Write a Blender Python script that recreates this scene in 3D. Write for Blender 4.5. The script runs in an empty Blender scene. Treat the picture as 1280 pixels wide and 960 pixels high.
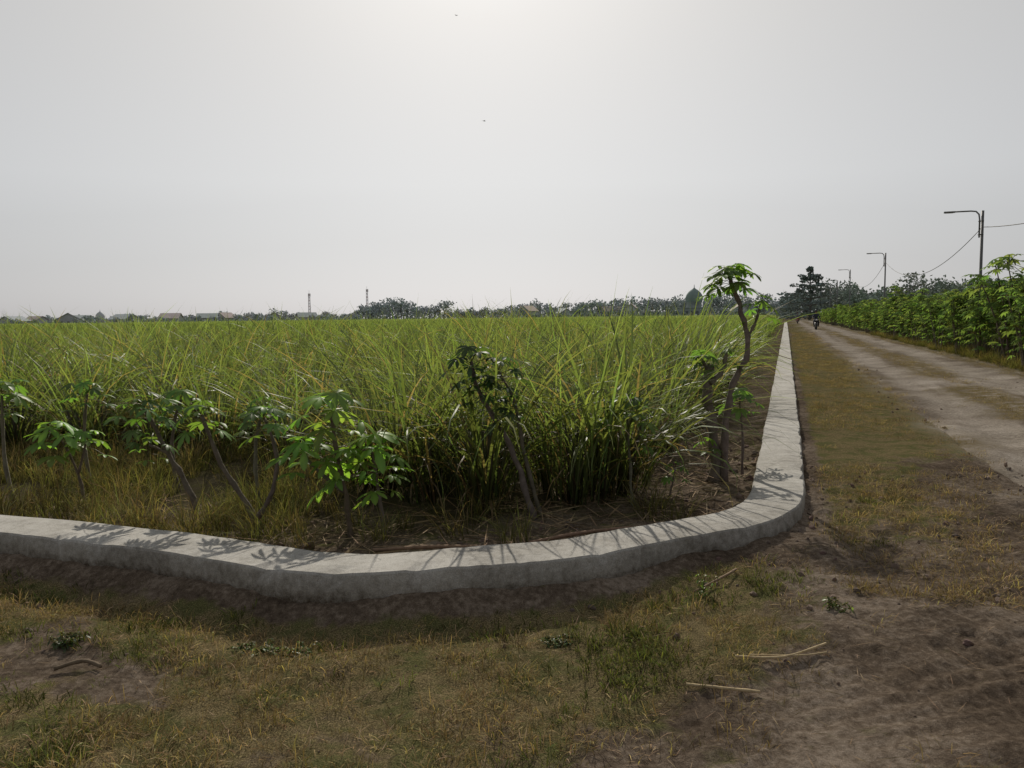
import bpy, math, random
import numpy as np
from mathutils import Vector, Matrix, Euler
rng = np.random.default_rng(7); random.seed(7)
U = random.uniform
scene = bpy.context.scene
COL = scene.collection

# ------------------------------------------------------------------ helpers
def vnoise(x, y, seed=0):
    xi = np.floor(x).astype(np.int64); yi = np.floor(y).astype(np.int64)
    fx = x - xi; fy = y - yi
    fx = fx*fx*(3-2*fx); fy = fy*fy*(3-2*fy)
    def hsh(a, b):
        n = (a*374761393 + b*668265263 + seed*144269504) & 0xffffffff
        n = ((n ^ (n >> 13))*1274126177) & 0xffffffff
        n = n ^ (n >> 16)
        return (n & 0xffff)/32767.5 - 1
    a = hsh(xi, yi); b = hsh(xi+1, yi); c = hsh(xi, yi+1); d = hsh(xi+1, yi+1)
    return (a*(1-fx)+b*fx)*(1-fy) + (c*(1-fx)+d*fx)*fy
def fbm(x, y, freq, octv=4, seed=0, gain=.5):
    s = 0; a = 1; t = 0
    for i in range(octv):
        s = s + a*vnoise(x*freq, y*freq, seed+i*17); t += a; a *= gain; freq *= 2.03
    return s/t
def sstep(a, b, x):
    t = np.clip((x-a)/(b-a), 0, 1); return t*t*(3-2*t)

class MB:
    def __init__(s): s.v=[]; s.f=[]; s.c=[]; s.m=[]
    def add(s, vs, fs, col, mi=0):
        o=len(s.v); s.v.extend([tuple(p) for p in vs])
        for f in fs: s.f.append(tuple(i+o for i in f)); s.m.append(mi)
        if isinstance(col, list): s.c.extend(col)
        else: s.c.extend([col]*len(vs))
    def tube(s, pts, rad, col, seg=6, mi=0, cap=True):
        pts=[Vector(p) for p in pts]; n=len(pts)
        if not hasattr(rad,'__len__'): rad=[rad]*n
        vs=[]; fs=[]; up=Vector((0.13,0.21,.97)).normalized()
        for i,p in enumerate(pts):
            d=(pts[min(i+1,n-1)]-pts[max(i-1,0)]).normalized()
            u=up if abs(d.dot(up))<.9 else Vector((1,0,0))
            a=d.cross(u).normalized(); b=d.cross(a).normalized()
            if i>0 and a.dot(pa)<0: a=-a; b=-b
            pa=a
            for k in range(seg):
                t=2*math.pi*k/seg
                vs.append(p+(a*math.cos(t)+b*math.sin(t))*rad[i])
        for i in range(n-1):
            for k in range(seg):
                k2=(k+1)%seg
                fs.append((i*seg+k,i*seg+k2,(i+1)*seg+k2,(i+1)*seg+k))
        if cap:
            fs.append(tuple(range(seg))[::-1]); fs.append(tuple((n-1)*seg+k for k in range(seg)))
        s.add(vs,fs,col,mi)
    def box(s, c, d, col, mi=0, M=None):
        vs=[]
        for z in (-.5,.5):
            for x,y in ((-.5,-.5),(.5,-.5),(.5,.5),(-.5,.5)):
                p=Vector((c[0]+x*d[0],c[1]+y*d[1],c[2]+z*d[2]))
                vs.append(M@p if M else p)
        s.add(vs,[(3,2,1,0),(4,5,6,7),(0,1,5,4),(1,2,6,5),(2,3,7,6),(3,0,4,7)],col,mi)
    def lathe(s, prof, c, col, seg=20, mi=0):
        vs=[];fs=[]
        for r,z in prof:
            for k in range(seg):
                t=2*math.pi*k/seg; vs.append((c[0]+r*math.cos(t),c[1]+r*math.sin(t),c[2]+z))
        for i in range(len(prof)-1):
            for k in range(seg):
                k2=(k+1)%seg; fs.append((i*seg+k,i*seg+k2,(i+1)*seg+k2,(i+1)*seg+k))
        s.add(vs,fs,col,mi)
    def obj(s, name, mats, coll=None, smooth=True, parent=None, loc=None):
        me=bpy.data.meshes.new(name); me.from_pydata(s.v,[],s.f)
        a=me.color_attributes.new('Col','FLOAT_COLOR','POINT')
        arr=np.ones((len(s.v),4),dtype=np.float32); arr[:,:3]=np.array(s.c,dtype=np.float32)[:,:3]
        a.data.foreach_set('color',arr.ravel())
        for m in mats: me.materials.append(m)
        me.polygons.foreach_set('material_index',np.array(s.m,dtype=np.int32))
        me.polygons.foreach_set('use_smooth',np.full(len(s.f),smooth))
        me.update()
        o=bpy.data.objects.new(name,me)
        (coll or COL).objects.link(o)
        if parent: o.parent=parent
        if loc: o.location=loc
        return o
def empty(name, loc=(0,0,0), rz=0):
    e=bpy.data.objects.new(name,None); COL.objects.link(e); e.location=loc; e.rotation_euler=(0,0,rz)
    e.empty_display_size=.3; return e
def jit(c, a=.15, b=.08):
    k=1+U(-a,a); return tuple(max(0,x*k*(1+U(-b,b))) for x in c)

# ------------------------------------------------------------------ materials
class NT:
    def __init__(s, m): s.t=m.node_tree; s.n=s.t.nodes; s.l=s.t.links
    def new(s, t, **k):
        n=s.n.new(t)
        for a,b in k.items(): setattr(n,a,b)
        return n
    def set(s, n, i, v):
        if isinstance(v, bpy.types.NodeSocket): s.l.new(v, n.inputs[i])
        else: n.inputs[i].default_value=v
    def noise(s, scale, detail=4, rough=.55, vec=None, dist=0):
        n=s.new('ShaderNodeTexNoise'); n.inputs['Scale'].default_value=scale
        n.inputs['Detail'].default_value=detail; n.inputs['Roughness'].default_value=rough
        n.inputs['Distortion'].default_value=dist
        if vec: s.l.new(vec,n.inputs['Vector'])
        return n.outputs['Fac']
    def ramp(s, fac, stops):
        n=s.new('ShaderNodeValToRGB'); e=n.color_ramp.elements
        while len(e)<len(stops): e.new(.5)
        for x,(p,c) in zip(e,stops):
            x.position=p; x.color=(*c,1) if len(c)==3 else c
        s.l.new(fac,n.inputs[0]); return n.outputs[0]
    def mix(s, f, a, b, bt='MIX'):
        n=s.new('ShaderNodeMix',data_type='RGBA',blend_type=bt)
        s.set(n,0,f)
        for i,v in ((6,a),(7,b)):
            s.set(n,i,v if isinstance(v,bpy.types.NodeSocket) else (*v,1))
        return n.outputs[2]
    def math(s, op, a, b=0, clamp=False):
        n=s.new('ShaderNodeMath',operation=op,use_clamp=clamp); s.set(n,0,a); s.set(n,1,b); return n.outputs[0]
    def bump(s, h, st=.5, dist=.02, nrm=None):
        n=s.new('ShaderNodeBump'); n.inputs['Strength'].default_value=st; n.inputs['Distance'].default_value=dist
        s.l.new(h,n.inputs['Height'])
        if nrm: s.l.new(nrm,n.inputs['Normal'])
        return n.outputs[0]
def mat(name):
    m=bpy.data.materials.new(name); m.use_nodes=True; n=NT(m)
    return m,n,n.n['Principled BSDF'],n.n['Material Output']
def attr(n,name='Col'):
    a=n.new('ShaderNodeAttribute'); a.attribute_name=name; return a.outputs['Color']

def foliage(name, transl=.45, gloss=0., vary=False):
    m,n,p,out=mat(name); n.n.remove(p); c=attr(n)
    if vary:
        c=n.mix(1,c,n.ramp(n.new('ShaderNodeObjectInfo').outputs['Random'],[(0,(.45,.45,.45)),(.5,(.95,.93,.9)),(1,(1.5,1.45,1.4))]),'MULTIPLY')
    d=n.new('ShaderNodeBsdfDiffuse'); n.l.new(c,d.inputs[0])
    t=n.new('ShaderNodeBsdfTranslucent'); tcx=n.mix(1,c,(1.5,1.5,.7),'MULTIPLY'); n.l.new(tcx,t.inputs[0])
    mx=n.new('ShaderNodeMixShader'); mx.inputs[0].default_value=transl
    n.l.new(d.outputs[0],mx.inputs[1]); n.l.new(t.outputs[0],mx.inputs[2]); o=mx.outputs[0]
    if gloss:
        g=n.new('ShaderNodeBsdfGlossy'); g.inputs[0].default_value=(1,1,1,1); g.inputs['Roughness'].default_value=.4
        m2=n.new('ShaderNodeMixShader'); m2.inputs[0].default_value=gloss
        n.l.new(o,m2.inputs[1]); n.l.new(g.outputs[0],m2.inputs[2]); o=m2.outputs[0]
    n.l.new(o,out.inputs[0])
    return m
def simple(name, rough=.8, nscale=12, amt=.4, bump=.2, bscale=40, metal=0):
    m,n,p,out=mat(name); c=attr(n); tc=n.new('ShaderNodeTexCoord').outputs['Object']
    nf=n.noise(nscale,4,.6,tc)
    c2=n.mix(amt,c,n.ramp(nf,[(.25,(.35,.33,.3)),(.75,(1.5,1.5,1.5))]),'MULTIPLY')
    n.l.new(c2,p.inputs['Base Color']); p.inputs['Roughness'].default_value=rough; p.inputs['Metallic'].default_value=metal
    p.inputs['Specular IOR Level'].default_value=.2
    if bump: n.l.new(n.bump(n.noise(bscale,3,.6,tc),bump,.02),p.inputs['Normal'])
    return m
def matte(name):
    m,n,p,out=mat(name); n.n.remove(p); d=n.new('ShaderNodeBsdfDiffuse'); n.l.new(attr(n),d.inputs[0]); n.l.new(d.outputs[0],out.inputs[0]); return m
M_CANE=foliage('cane_leaf',.5,.02); M_CANEF=foliage('cane_leaf_far',.5); M_CASS=foliage('cassava_leaf',.55,.02); M_HEDGE=foliage('hedge_leaf',.5); M_GRASS=foliage('grass_blade',.3,0,True)
M_BARK=simple('bark',.9,18,.6,.4,60); M_FAR=matte('haze_tinted_foliage'); M_CANOPY=matte('cane_inner_foliage')
M_METAL=simple('galvanised_metal',.5,8,.3,.1); M_LITTER=simple('dry_litter',.9,30,.5,0); M_CLOD=simple('soil_clod',1,25,.5,.3,80)
M_HAZY=simple('haze_tinted_plaster',.95,.4,.25,0)  # distant buildings and towers: air haze is painted into their base colours
M_GLOSS=simple('vehicle_paint',.3,6,.15,0); M_CLOTH=simple('cloth',.95,20,.3,.2,90); M_SKIN=simple('skin',.6,20,.1,0)

# ------------------------------------------------------------------ wall line and terrain
pairs=[(-16,8.9,-15.85,9.25),(-8,6.45,-7.88,6.8),(-5.5,5.68,-5.38,6.02),(-3.2,4.92,-3.1,5.26),(-1.97,4.48,-1.87,4.84),(-1.25,4.10,-1.16,4.46),(-.8,3.98,-.76,4.34),
(-.17,4.08,-.22,4.44),(.34,4.19,.25,4.53),(1.01,4.6,.85,4.92),(1.62,4.92,1.42,5.22),(2.02,5.45,1.68,5.62),(2.52,6.85,2.16,6.98),
(4.5,12.6,4.13,12.72),(8.65,24.7,8.28,24.8),(20.6,59.5,20.2,59.6),(48,139.5,47.6,139.6)]
def chaikin(P,k=2):
    for _ in range(k):
        Q=[P[0]]
        for a,b in zip(P[:-1],P[1:]): Q+= [.82*a+.18*b,.18*a+.82*b]
        Q.append(P[-1]); P=Q
    return P
PP=chaikin([np.array(p,float) for p in pairs])
PF=np.array([p[:2] for p in PP])
def wall_dist(x,y):
    x=np.asarray(x,float); y=np.asarray(y,float)
    best=np.full(x.shape,1e18); sg=np.ones(x.shape)
    F=np.vstack([PF, PF[-1]+ (PF[-1]-PF[-2])/np.linalg.norm(PF[-1]-PF[-2])*2000])
    F[0]=F[1]+(F[0]-F[1])/np.linalg.norm(F[0]-F[1])*2000
    for a,b in zip(F[:-1],F[1:]):
        dx,dy=b-a; L=dx*dx+dy*dy
        t=np.clip(((x-a[0])*dx+(y-a[1])*dy)/L,0,1)
        q=(x-a[0]-t*dx)**2+(y-a[1]-t*dy)**2
        cr=dx*(y-a[1])-dy*(x-a[0])
        m=q<best-1e-12
        best=np.where(m,q,best); sg=np.where(m,np.where(cr<0,1.,-1.),sg)
    return np.sqrt(best)*sg   # + outside (camera / road side), - inside (field)
DIR=np.array([.3435,1.])/np.hypot(.3435,1); NRM=np.array([DIR[1],-DIR[0]])
P0=np.array([.22,0.])
def road_uv(x,y):
    return (x-P0[0])*DIR[0]+(y-P0[1])*DIR[1], (x-P0[0])*NRM[0]+(y-P0[1])*NRM[1]
def road_xy(s,w): return P0[0]+DIR[0]*s+NRM[0]*w, P0[1]+DIR[1]*s+NRM[1]*w
def track_mask(x,y):
    q=(y-2.95-.36*(x-1.3)-.10*np.sin(x*1.3))
    return sstep(.1,.9,x+.3*fbm(x,y,1.2,2,5))*(1-sstep(.28,.55,np.abs(q+.12))), q
def H(x,y,fine=True):
    x=np.asarray(x,float); y=np.asarray(y,float)
    d=wall_dist(x,y); near=np.exp(-np.hypot(x,y-5)/60)
    r=sstep(.2,2.0,x); s,w=road_uv(x,y)
    zo=.085+.115*r+(1-r)*(.085*np.exp(-(np.maximum(d,0)/.13)**2)-(.025+.03*sstep(.3,-1.5,x))*np.exp(-((d-.3)/.16)**2))
    zo=zo-.05*sstep(9,14,w)
    zo=zo-.06*near*(np.exp(-((w-2.1)/.3)**2)+np.exp(-((w-3.9)/.33)**2))*sstep(6,10,s)
    zo=zo+.035*np.exp(-(d/.12)**2)*fbm(x,y,3,2,53)
    zi=.03+.2*np.exp(np.minimum(d,0)/.9)+.05*np.exp(np.minimum(d,0)/1.4)*fbm(x,y,5,3,31)
    k=sstep(-.24,-.13,d)
    z=zo*k+zi*(1-k)
    z=z+.03*fbm(x,y,.45,2,3)*near
    if fine:
        z=z+(.020*fbm(x,y,3.5,4,9)+.011*fbm(x,y,18,2,12))*near
        tm,q=track_mask(x,y)
        g=np.abs(np.sin(q*24+1.6*fbm(x,y,2,2,8)))**.7
        z=z-tm*(.012+.018*g*sstep(-.35,.15,fbm(x,y,1.7,2,18))+.006*np.sin(x*75+q*40)*sstep(.1,.5,fbm(x,y,2.2,2,19)+.3))*(d>0)
        c=sstep(1.0,1.8,x)*(d>0)*sstep(9,6,y)
        z=z+c*(.028*fbm(x,y,4.3,4,44,.6)-.022*sstep(.25,.5,fbm(x,y,4.2,2,45)))
    return z

def axis(a,b,fine,lim,g=1.13):
    c=list(np.arange(a,b,fine)); st=fine; p=c[-1]; hi=[]
    while p<lim: st=min(st*g,lim); p+=st; hi.append(p)
    st=fine; p=c[0]; lo=[]
    while p>-lim: st*=g; p-=st; lo.append(p)
    return np.array(lo[::-1]+c+hi)
xs=axis(-3.4,4.2,.026,2500,1.06); ys=axis(2.2,6.6,.026,2500,1.05)
X,Y=np.meshgrid(xs,ys); Dw=wall_dist(X,Y); Z=H(X,Y)
s_,w_=road_uv(X,Y)
rin=sstep(1.45,1.85,w_)*sstep(4.9,4.5,w_)*sstep(6.6,7.6,s_)*sstep(172,168,s_)
Z=Z-.10*rin
nx,ny=len(xs),len(ys)
idx=np.arange(nx*ny).reshape(ny,nx)
faces=np.stack([idx[:-1,:-1],idx[:-1,1:],idx[1:,1:],idx[1:,:-1]],-1).reshape(-1,4)
me=bpy.data.meshes.new('ground')
me.vertices.add(nx*ny); me.vertices.foreach_set('co',np.stack([X,Y,Z],-1).astype(np.float32).ravel())
me.loops.add(faces.size); me.loops.foreach_set('vertex_index',faces.ravel().astype(np.int32))
me.polygons.add(len(faces)); me.polygons.foreach_set('loop_start',(np.arange(len(faces))*4).astype(np.int32))
me.polygons.foreach_set('use_smooth',np.ones(len(faces),bool)); me.update(calc_edges=True); me.validate()
ca=me.color_attributes.new('Col','FLOAT_COLOR','POINT')
tm,_=track_mask(X,Y)
n1=fbm(X,Y,.9,4,21)
def bare(x,y):   # trodden bare soil of the corner
    n1=fbm(x,y,.9,4,21)
    s,w=road_uv(x,y)
    return sstep(.9,1.7,x+.35*n1)*sstep(8.6,6.4,y+.9*n1)*(1-.6*sstep(1.2,.5,w+.3*n1)*sstep(4.6,6.2,s))
bc=bare(X,Y)
grass=np.where(Dw>0, sstep(-.55,.0,n1+.25), .35)
grass=grass*(1-.92*bc)*(1-.85*tm)*sstep(.05,.25,np.abs(Dw))
bf=sstep(3.1,2.6,Y+.4*n1)*sstep(-2.8,.8,X)
grass=grass*(1-.45*bf)
roadm=np.clip(sstep(1.1,1.9,w_+.4*n1)*sstep(5.4,4.6,w_)*sstep(4.5,9.5,s_+n1),0,1)
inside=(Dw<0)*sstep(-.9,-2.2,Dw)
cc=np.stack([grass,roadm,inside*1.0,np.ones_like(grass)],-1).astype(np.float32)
ca.data.foreach_set('color',cc.ravel())
ground=bpy.data.objects.new('ground',me); COL.objects.link(ground)

def soil_material(name, road=False):
    m,n,p,out=mat(name); n.n.remove(p); p=n.new('ShaderNodeBsdfDiffuse'); p.inputs['Roughness'].default_value=.6
    n.l.new(p.outputs[0],out.inputs[0]); tc=n.new('ShaderNodeTexCoord').outputs['Object']
    col=attr(n); sp=n.new('ShaderNodeSeparateColor'); n.l.new(col,sp.inputs[0])
    a=n.noise(1.3,5,.6,tc); b=n.noise(28,5,.7,tc); c=n.noise(150,3,.75,tc); d=n.noise(5,4,.65,tc)
    soil=n.ramp(n.math('ADD',n.math('MULTIPLY',a,.5),n.math('MULTIPLY',b,.5)),[(.38,(.055,.041,.03)),(.5,(.12,.092,.068)),(.62,(.235,.19,.148))])
    gr=n.ramp(c,[(.3,(.045,.035,.018)),(.45,(.10,.08,.042)),(.58,(.21,.165,.085)),(.72,(.38,.30,.165))])
    gr=n.mix(n.ramp(d,[(.46,(0,0,0)),(.6,(.75,.75,.75))]),gr,n.ramp(c,[(.3,(.035,.042,.016)),(.7,(.125,.13,.05))]))
    rd=n.ramp(n.math('ADD',n.math('MULTIPLY',a,.45),n.math('MULTIPLY',b,.55)),[(.38,(.18,.15,.12)),(.5,(.30,.26,.215)),(.62,(.43,.38,.325))])
    if road:
        colr=rd
        colr=n.mix(sp.outputs[1],colr,soil)
        colr=n.mix(n.math('MULTIPLY',sp.outputs[0],n.ramp(n.math('ADD',n.math('MULTIPLY',d,.6),n.math('MULTIPLY',b,.4)),[(.40,(0,0,0)),(.52,(1,1,1))])),colr,n.ramp(c,[(.3,(.07,.055,.03)),(.5,(.14,.11,.058)),(.7,(.27,.215,.115))]))
    else:
        g=n.ramp(n.math('ADD',sp.outputs[0],n.math('MULTIPLY',n.math('SUBTRACT',d,.5),1.6)),[(.3,(0,0,0)),(.62,(1,1,1))])
        colr=n.mix(g,soil,gr)
        colr=n.mix(n.math('MULTIPLY',sp.outputs[1],n.ramp(d,[(.3,(.2,.2,.2)),(.6,(1,1,1))])),colr,rd)
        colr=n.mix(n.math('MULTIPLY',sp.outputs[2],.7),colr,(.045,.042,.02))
    colr=n.mix(.7,colr,n.ramp(n.noise(380,1,.8,tc),[(.32,(.4,.4,.4)),(.68,(1.6,1.6,1.6))]),'MULTIPLY')
    n.l.new(colr,p.inputs['Color'])
    hh=n.math('ADD',n.math('MULTIPLY',b,.75),n.math('MULTIPLY',c,.25))
    n.l.new(n.bump(hh,.8,.014),p.inputs['Normal'])
    return m
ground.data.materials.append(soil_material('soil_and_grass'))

# dirt road sheet
ss=[5.6]; st=.10
while ss[-1]<172: ss.append(ss[-1]+st); st=min(st*1.02,1.2)
ss=np.array(ss); ww=np.linspace(1.0,5.3,84)
S,W=np.meshgrid(ss,ww,indexing='ij'); RX,RY=road_xy(S,W)
RZ=H(RX,RY)+.014+.035*fbm(RX,RY,2.2,4,64)*np.exp(-S/40)
e=np.minimum(sstep(1.0,1.7,W+.55*fbm(RX,RY,1.1,4,61)-.1),sstep(5.3,4.7,W+.3*fbm(RX,RY,.9,3,62)))
e=np.minimum(e,sstep(6.0,9.4,S+1.8*fbm(RX,RY,1.1,4,63)))
RZ=RZ-.10*(1-e)
ni,nj=S.shape; idx=np.arange(ni*nj).reshape(ni,nj)
fr=np.stack([idx[:-1,:-1],idx[:-1,1:],idx[1:,1:],idx[1:,:-1]],-1).reshape(-1,4)
mb=MB(); mb.v=list(map(tuple,np.stack([RX,RY,RZ],-1).reshape(-1,3))); mb.f=list(map(tuple,fr[:,::-1])); mb.m=[0]*len(fr)
gm=np.clip(np.exp(-((W-3.0-.12*np.sin(S*.3))/.42)**2)*1.6*sstep(8,12,S)*sstep(-.45,.0,fbm(RX,RY,.5,3,71)) + .9*(1-sstep(1.2,2.0,W+.5*fbm(RX,RY,.8,3,66)))+sstep(4.3,4.8,W),0,1)
streak=fbm(S*.2,W*2.6,1,4,72)
dk=np.clip(sstep(12,6.5,S)*.5+.55*sstep(.0,.3,streak)+.35*sstep(.0,.35,fbm(RX,RY,.8,4,70)),0,.85)
dk=dk*(1-.7*np.maximum(np.exp(-((W-2.1)/.28)**2),np.exp(-((W-3.9)/.3)**2)))
mb.c=list(map(tuple,np.stack([gm,dk,gm*0],-1).reshape(-1,3)))
dirt_road=mb.obj('dirt_road',[soil_material('road_dirt',True)])

# low concrete wall
mb=MB()
pts=[]
for a,b in zip(PP[:-1],PP[1:]):
    L=np.linalg.norm(b[:2]-a[:2]); k=max(1,int(L/(.05 if a[1]<14 else (.4 if a[1]<40 else 2))))
    for i in range(k): pts.append(a+(b-a)*i/k)
pts.append(PP[-1]); pts=np.array(pts)
prof=[(0,-.35,.035),(0,.02,.03),(0,.12,.014),(0,.2,.006),(0,.288,0),(.022,.3,0),(.35,.303,0),(.7,.303,0),(.975,.3,0),(1,.285,0),(1,-.2,0)]
vs=[]; fs=[]; np_=len(prof); arc=0
for i,p in enumerate(pts):
    f=p[:2]; b=p[2:]; o=(f-b)/np.linalg.norm(f-b)
    if i: arc+=np.linalg.norm(pts[i][:2]-pts[i-1][:2])
    sc=arc
    edge=.02*max(0,float(fbm(np.array(sc),np.array(3.3),7,3,11))-.1)*2
    for j,(t,z,off) in enumerate(prof):
        q=f+(b-f)*t
        n_=float(vnoise(np.array(sc*2.1),np.array(z*9+t*3),5))*.010+float(vnoise(np.array(sc*9.),np.array(z*20+t*7),6))*.005
        low=.014*float(vnoise(np.array(sc*.6),np.array(0.),9))
        sgn=1 if t<.5 else -1
        q=q+o*sgn*(off+n_*(1.8 if z<.2 else .8)-(edge if j in (4,5) else 0))
        vs.append((q[0],q[1],z+(low+n_*.4 if z>.15 else 0)-(edge*.8 if j in (4,5) else 0)))
for i in range(len(pts)-1):
    for j in range(np_-1): fs.append((i*np_+j,(i+1)*np_+j,(i+1)*np_+j+1,i*np_+j+1))
mb.add(vs,fs,(.3,.3,.29))
m,n,p,out=mat('cast_concrete'); g=n.new('ShaderNodeNewGeometry').outputs['Position']
a=n.noise(1.7,5,.65,g); b=n.noise(22,5,.7,g); c=n.noise(160,2,.7,g)
base=n.ramp(n.math('ADD',n.math('MULTIPLY',a,.6),n.math('MULTIPLY',b,.4)),[(.36,(.18,.168,.148)),(.48,(.28,.266,.242)),(.60,(.36,.346,.32))])
sx=n.new('ShaderNodeSeparateXYZ'); n.l.new(g,sx.inputs[0])
dirt=n.ramp(n.math('ADD',sx.outputs[2],n.math('MULTIPLY',n.math('SUBTRACT',b,.5),.16)),[(.13,(.25,.2,.15)),(.2,(.75,.72,.68)),(.28,(1,1,1))])
base=n.mix(1,base,dirt,'MULTIPLY')
base=n.mix(.6,base,n.ramp(c,[(.3,(.55,.55,.55)),(.7,(1.35,1.35,1.35))]),'MULTIPLY')
n.l.new(base,p.inputs['Base Color']); p.inputs['Roughness'].default_value=.95; p.inputs['Specular IOR Level'].default_value=.15
n.l.new(n.bump(n.math('ADD',n.math('MULTIPLY',b,.8),n.math('MULTIPLY',c,.3)),.5,.010),p.inputs['Normal'])
mb.obj('low_concrete_wall',[m],smooth=False)

# ------------------------------------------------------------------ plant parts
def blade(mb, base, az, L, w, th0, bend, cb, ct, seg=6, twist=0., mi=0):
    p=Vector(base); h=Vector((math.cos(az),math.sin(az),0)); side0=Vector((-math.sin(az),math.cos(az),0))
    vs=[];cs=[]
    for i in range(seg+1):
        t=i/seg; th=th0+bend*t**1.7
        d=h*math.sin(th)+Vector((0,0,math.cos(th)))
        if i: p=p+d*(L/seg)
        nrm=d.cross(side0)
        tw=twist*t; sd=side0*math.cos(tw)+nrm*math.sin(tw)
        ww=w*(.55+.9*t if t<.45 else .955*(1-((t-.45)/.55)**1.6))
        ww=max(ww,.0006)
        vs+= [p-sd*ww*.5,p+sd*ww*.5]
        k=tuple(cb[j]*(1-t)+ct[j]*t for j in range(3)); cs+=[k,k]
    mb.add(vs,[(2*i,2*i+1,2*i+3,2*i+2) for i in range(seg)],cs,mi)

def src(name):
    c=bpy.data.collections.new(name); return c
G_CANE=(.082,.122,.034); G_CANE2=(.175,.22,.078)
def cane_tuft(coll,i,n=100,R=.22,Hh=1.5):
    mb=MB(); tone=U(.75,1.2)
    for k in range(n):
        r=R*math.sqrt(U(0,1)); a=U(0,6.283); az=a+U(-.9,.9)
        outer=r/R
        L=U(.8,1.25)*Hh; th=U(.02,.16)+.3*outer*U(.3,1.3); bend=U(.2,1.4) if random.random()<.62 else U(1.5,2.7)
        if random.random()<.3: L*=U(.5,.8)
        g=jit(G_CANE,.3,.15); g2=jit(G_CANE2,.35,.12)
        if random.random()<.10: g2=jit((.30,.24,.12),.25); g=jit((.2,.16,.08),.2)
        g=tuple(q*tone for q in g); g2=tuple(q*tone for q in g2)
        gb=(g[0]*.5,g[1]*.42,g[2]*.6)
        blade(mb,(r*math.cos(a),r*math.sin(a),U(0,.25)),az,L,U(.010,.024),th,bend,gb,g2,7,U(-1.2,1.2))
    for k in range(int(n*.35)):
        a=U(0,6.283); r=U(.03,R)
        blade(mb,(r*math.cos(a),r*math.sin(a),U(.1,.6)),a+U(-.5,.5),U(.3,.75),U(.01,.02),U(.5,1.2),U(.8,1.9),jit((.09,.065,.035),.3),jit((.20,.145,.08),.3),5,U(-1,1))
    for k in range(6):
        a=U(0,6.283); r=U(.02,R*.7); q=(r*math.cos(a),r*math.sin(a))
        mb.tube([(q[0],q[1],-.05),(q[0]*1.2,q[1]*1.2,.3),(q[0]*1.5,q[1]*1.5,.7)],[.015,.014,.01],jit((.07,.06,.03),.3),5)
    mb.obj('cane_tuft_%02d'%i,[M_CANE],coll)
C_CANE=src('cane_sources')
for i in range(8): cane_tuft(C_CANE,i,n=[100,120,90,110,130,95,105,85][i],R=[.2,.26,.18,.24,.28,.2,.24,.16][i])
C_MID=src('cane_mid_sources')
for i in range(4):
    mb=MB()
    for k in range(75):
        x,y=U(-.7,.7),U(-.7,.7); g=jit((.10,.15,.048),.3,.15); g2=jit((.18,.23,.095),.35,.12)
        blade(mb,(x,y,U(.3,.6)),U(0,6.28),U(.7,1.3),U(.03,.05),U(.02,.3),U(.2,2.2),(g[0]*.6,g[1]*.55,g[2]*.6),g2,4,U(-1,1))
    mb.obj('cane_mid_%02d'%i,[M_CANEF],C_MID)
C_FAR=src('cane_far_sources')
for i in range(4):
    mb=MB()
    for k in range(170):
        x,y=U(-3,3),U(-3,3); g=jit((.16,.205,.10),.35,.12); g2=jit((.21,.255,.14),.25,.1)  # far blades paled to grey-green, distance haze painted into the leaf colour
        blade(mb,(x,y,U(.7,.9)),U(0,6.28),U(.45,.85),U(.10,.18),U(.02,.4),U(.2,1.5),(g[0]*.7,g[1]*.7,g[2]*.7),g2,2,U(-1,1))
    mb.obj('cane_far_%02d'%i,[M_CANEF],C_FAR)

def scatter(name, pts, rots, scls, coll, nvar, idxs=None):
    pts=np.asarray(pts,np.float32); N=len(pts)
    me=bpy.data.meshes.new(name); me.vertices.add(N); me.vertices.foreach_set('co',pts.ravel())
    a=me.attributes.new('rot','FLOAT_VECTOR','POINT'); a.data.foreach_set('vector',np.asarray(rots,np.float32).ravel())
    a=me.attributes.new('scl','FLOAT_VECTOR','POINT'); a.data.foreach_set('vector',np.asarray(scls,np.float32).ravel())
    a=me.attributes.new('vid','INT','POINT'); a.data.foreach_set('value',(rng.integers(0,nvar,N) if idxs is None else idxs).astype(np.int32))
    o=bpy.data.objects.new(name,me); COL.objects.link(o)
    g=bpy.data.node_groups.new(name+'_nodes','GeometryNodeTree')
    g.interface.new_socket('Geometry',in_out='INPUT',socket_type='NodeSocketGeometry')
    g.interface.new_socket('Geometry',in_out='OUTPUT',socket_type='NodeSocketGeometry')
    nd=g.nodes; L=g.links
    gi=nd.new('NodeGroupInput'); go=nd.new('NodeGroupOutput'); ip=nd.new('GeometryNodeInstanceOnPoints')
    ci=nd.new('GeometryNodeCollectionInfo'); ci.inputs[0].default_value=coll; ci.inputs[1].default_value=True; ci.inputs[2].default_value=True
    def na(nm,t):
        x=nd.new('GeometryNodeInputNamedAttribute'); x.data_type=t; x.inputs[0].default_value=nm; return x.outputs[0]
    er=nd.new('FunctionNodeEulerToRotation'); L.new(na('rot','FLOAT_VECTOR'),er.inputs[0])
    L.new(gi.outputs[0],ip.inputs['Points']); L.new(ci.outputs[0],ip.inputs['Instance']); ip.inputs['Pick Instance'].default_value=True
    L.new(na('vid','INT'),ip.inputs['Instance Index']); L.new(er.outputs[0],ip.inputs['Rotation']); L.new(na('scl','FLOAT_VECTOR'),ip.inputs['Scale'])
    L.new(ip.outputs[0],go.inputs[0])
    md=o.modifiers.new('scatter','NODES'); md.node_group=g
    return o
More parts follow.
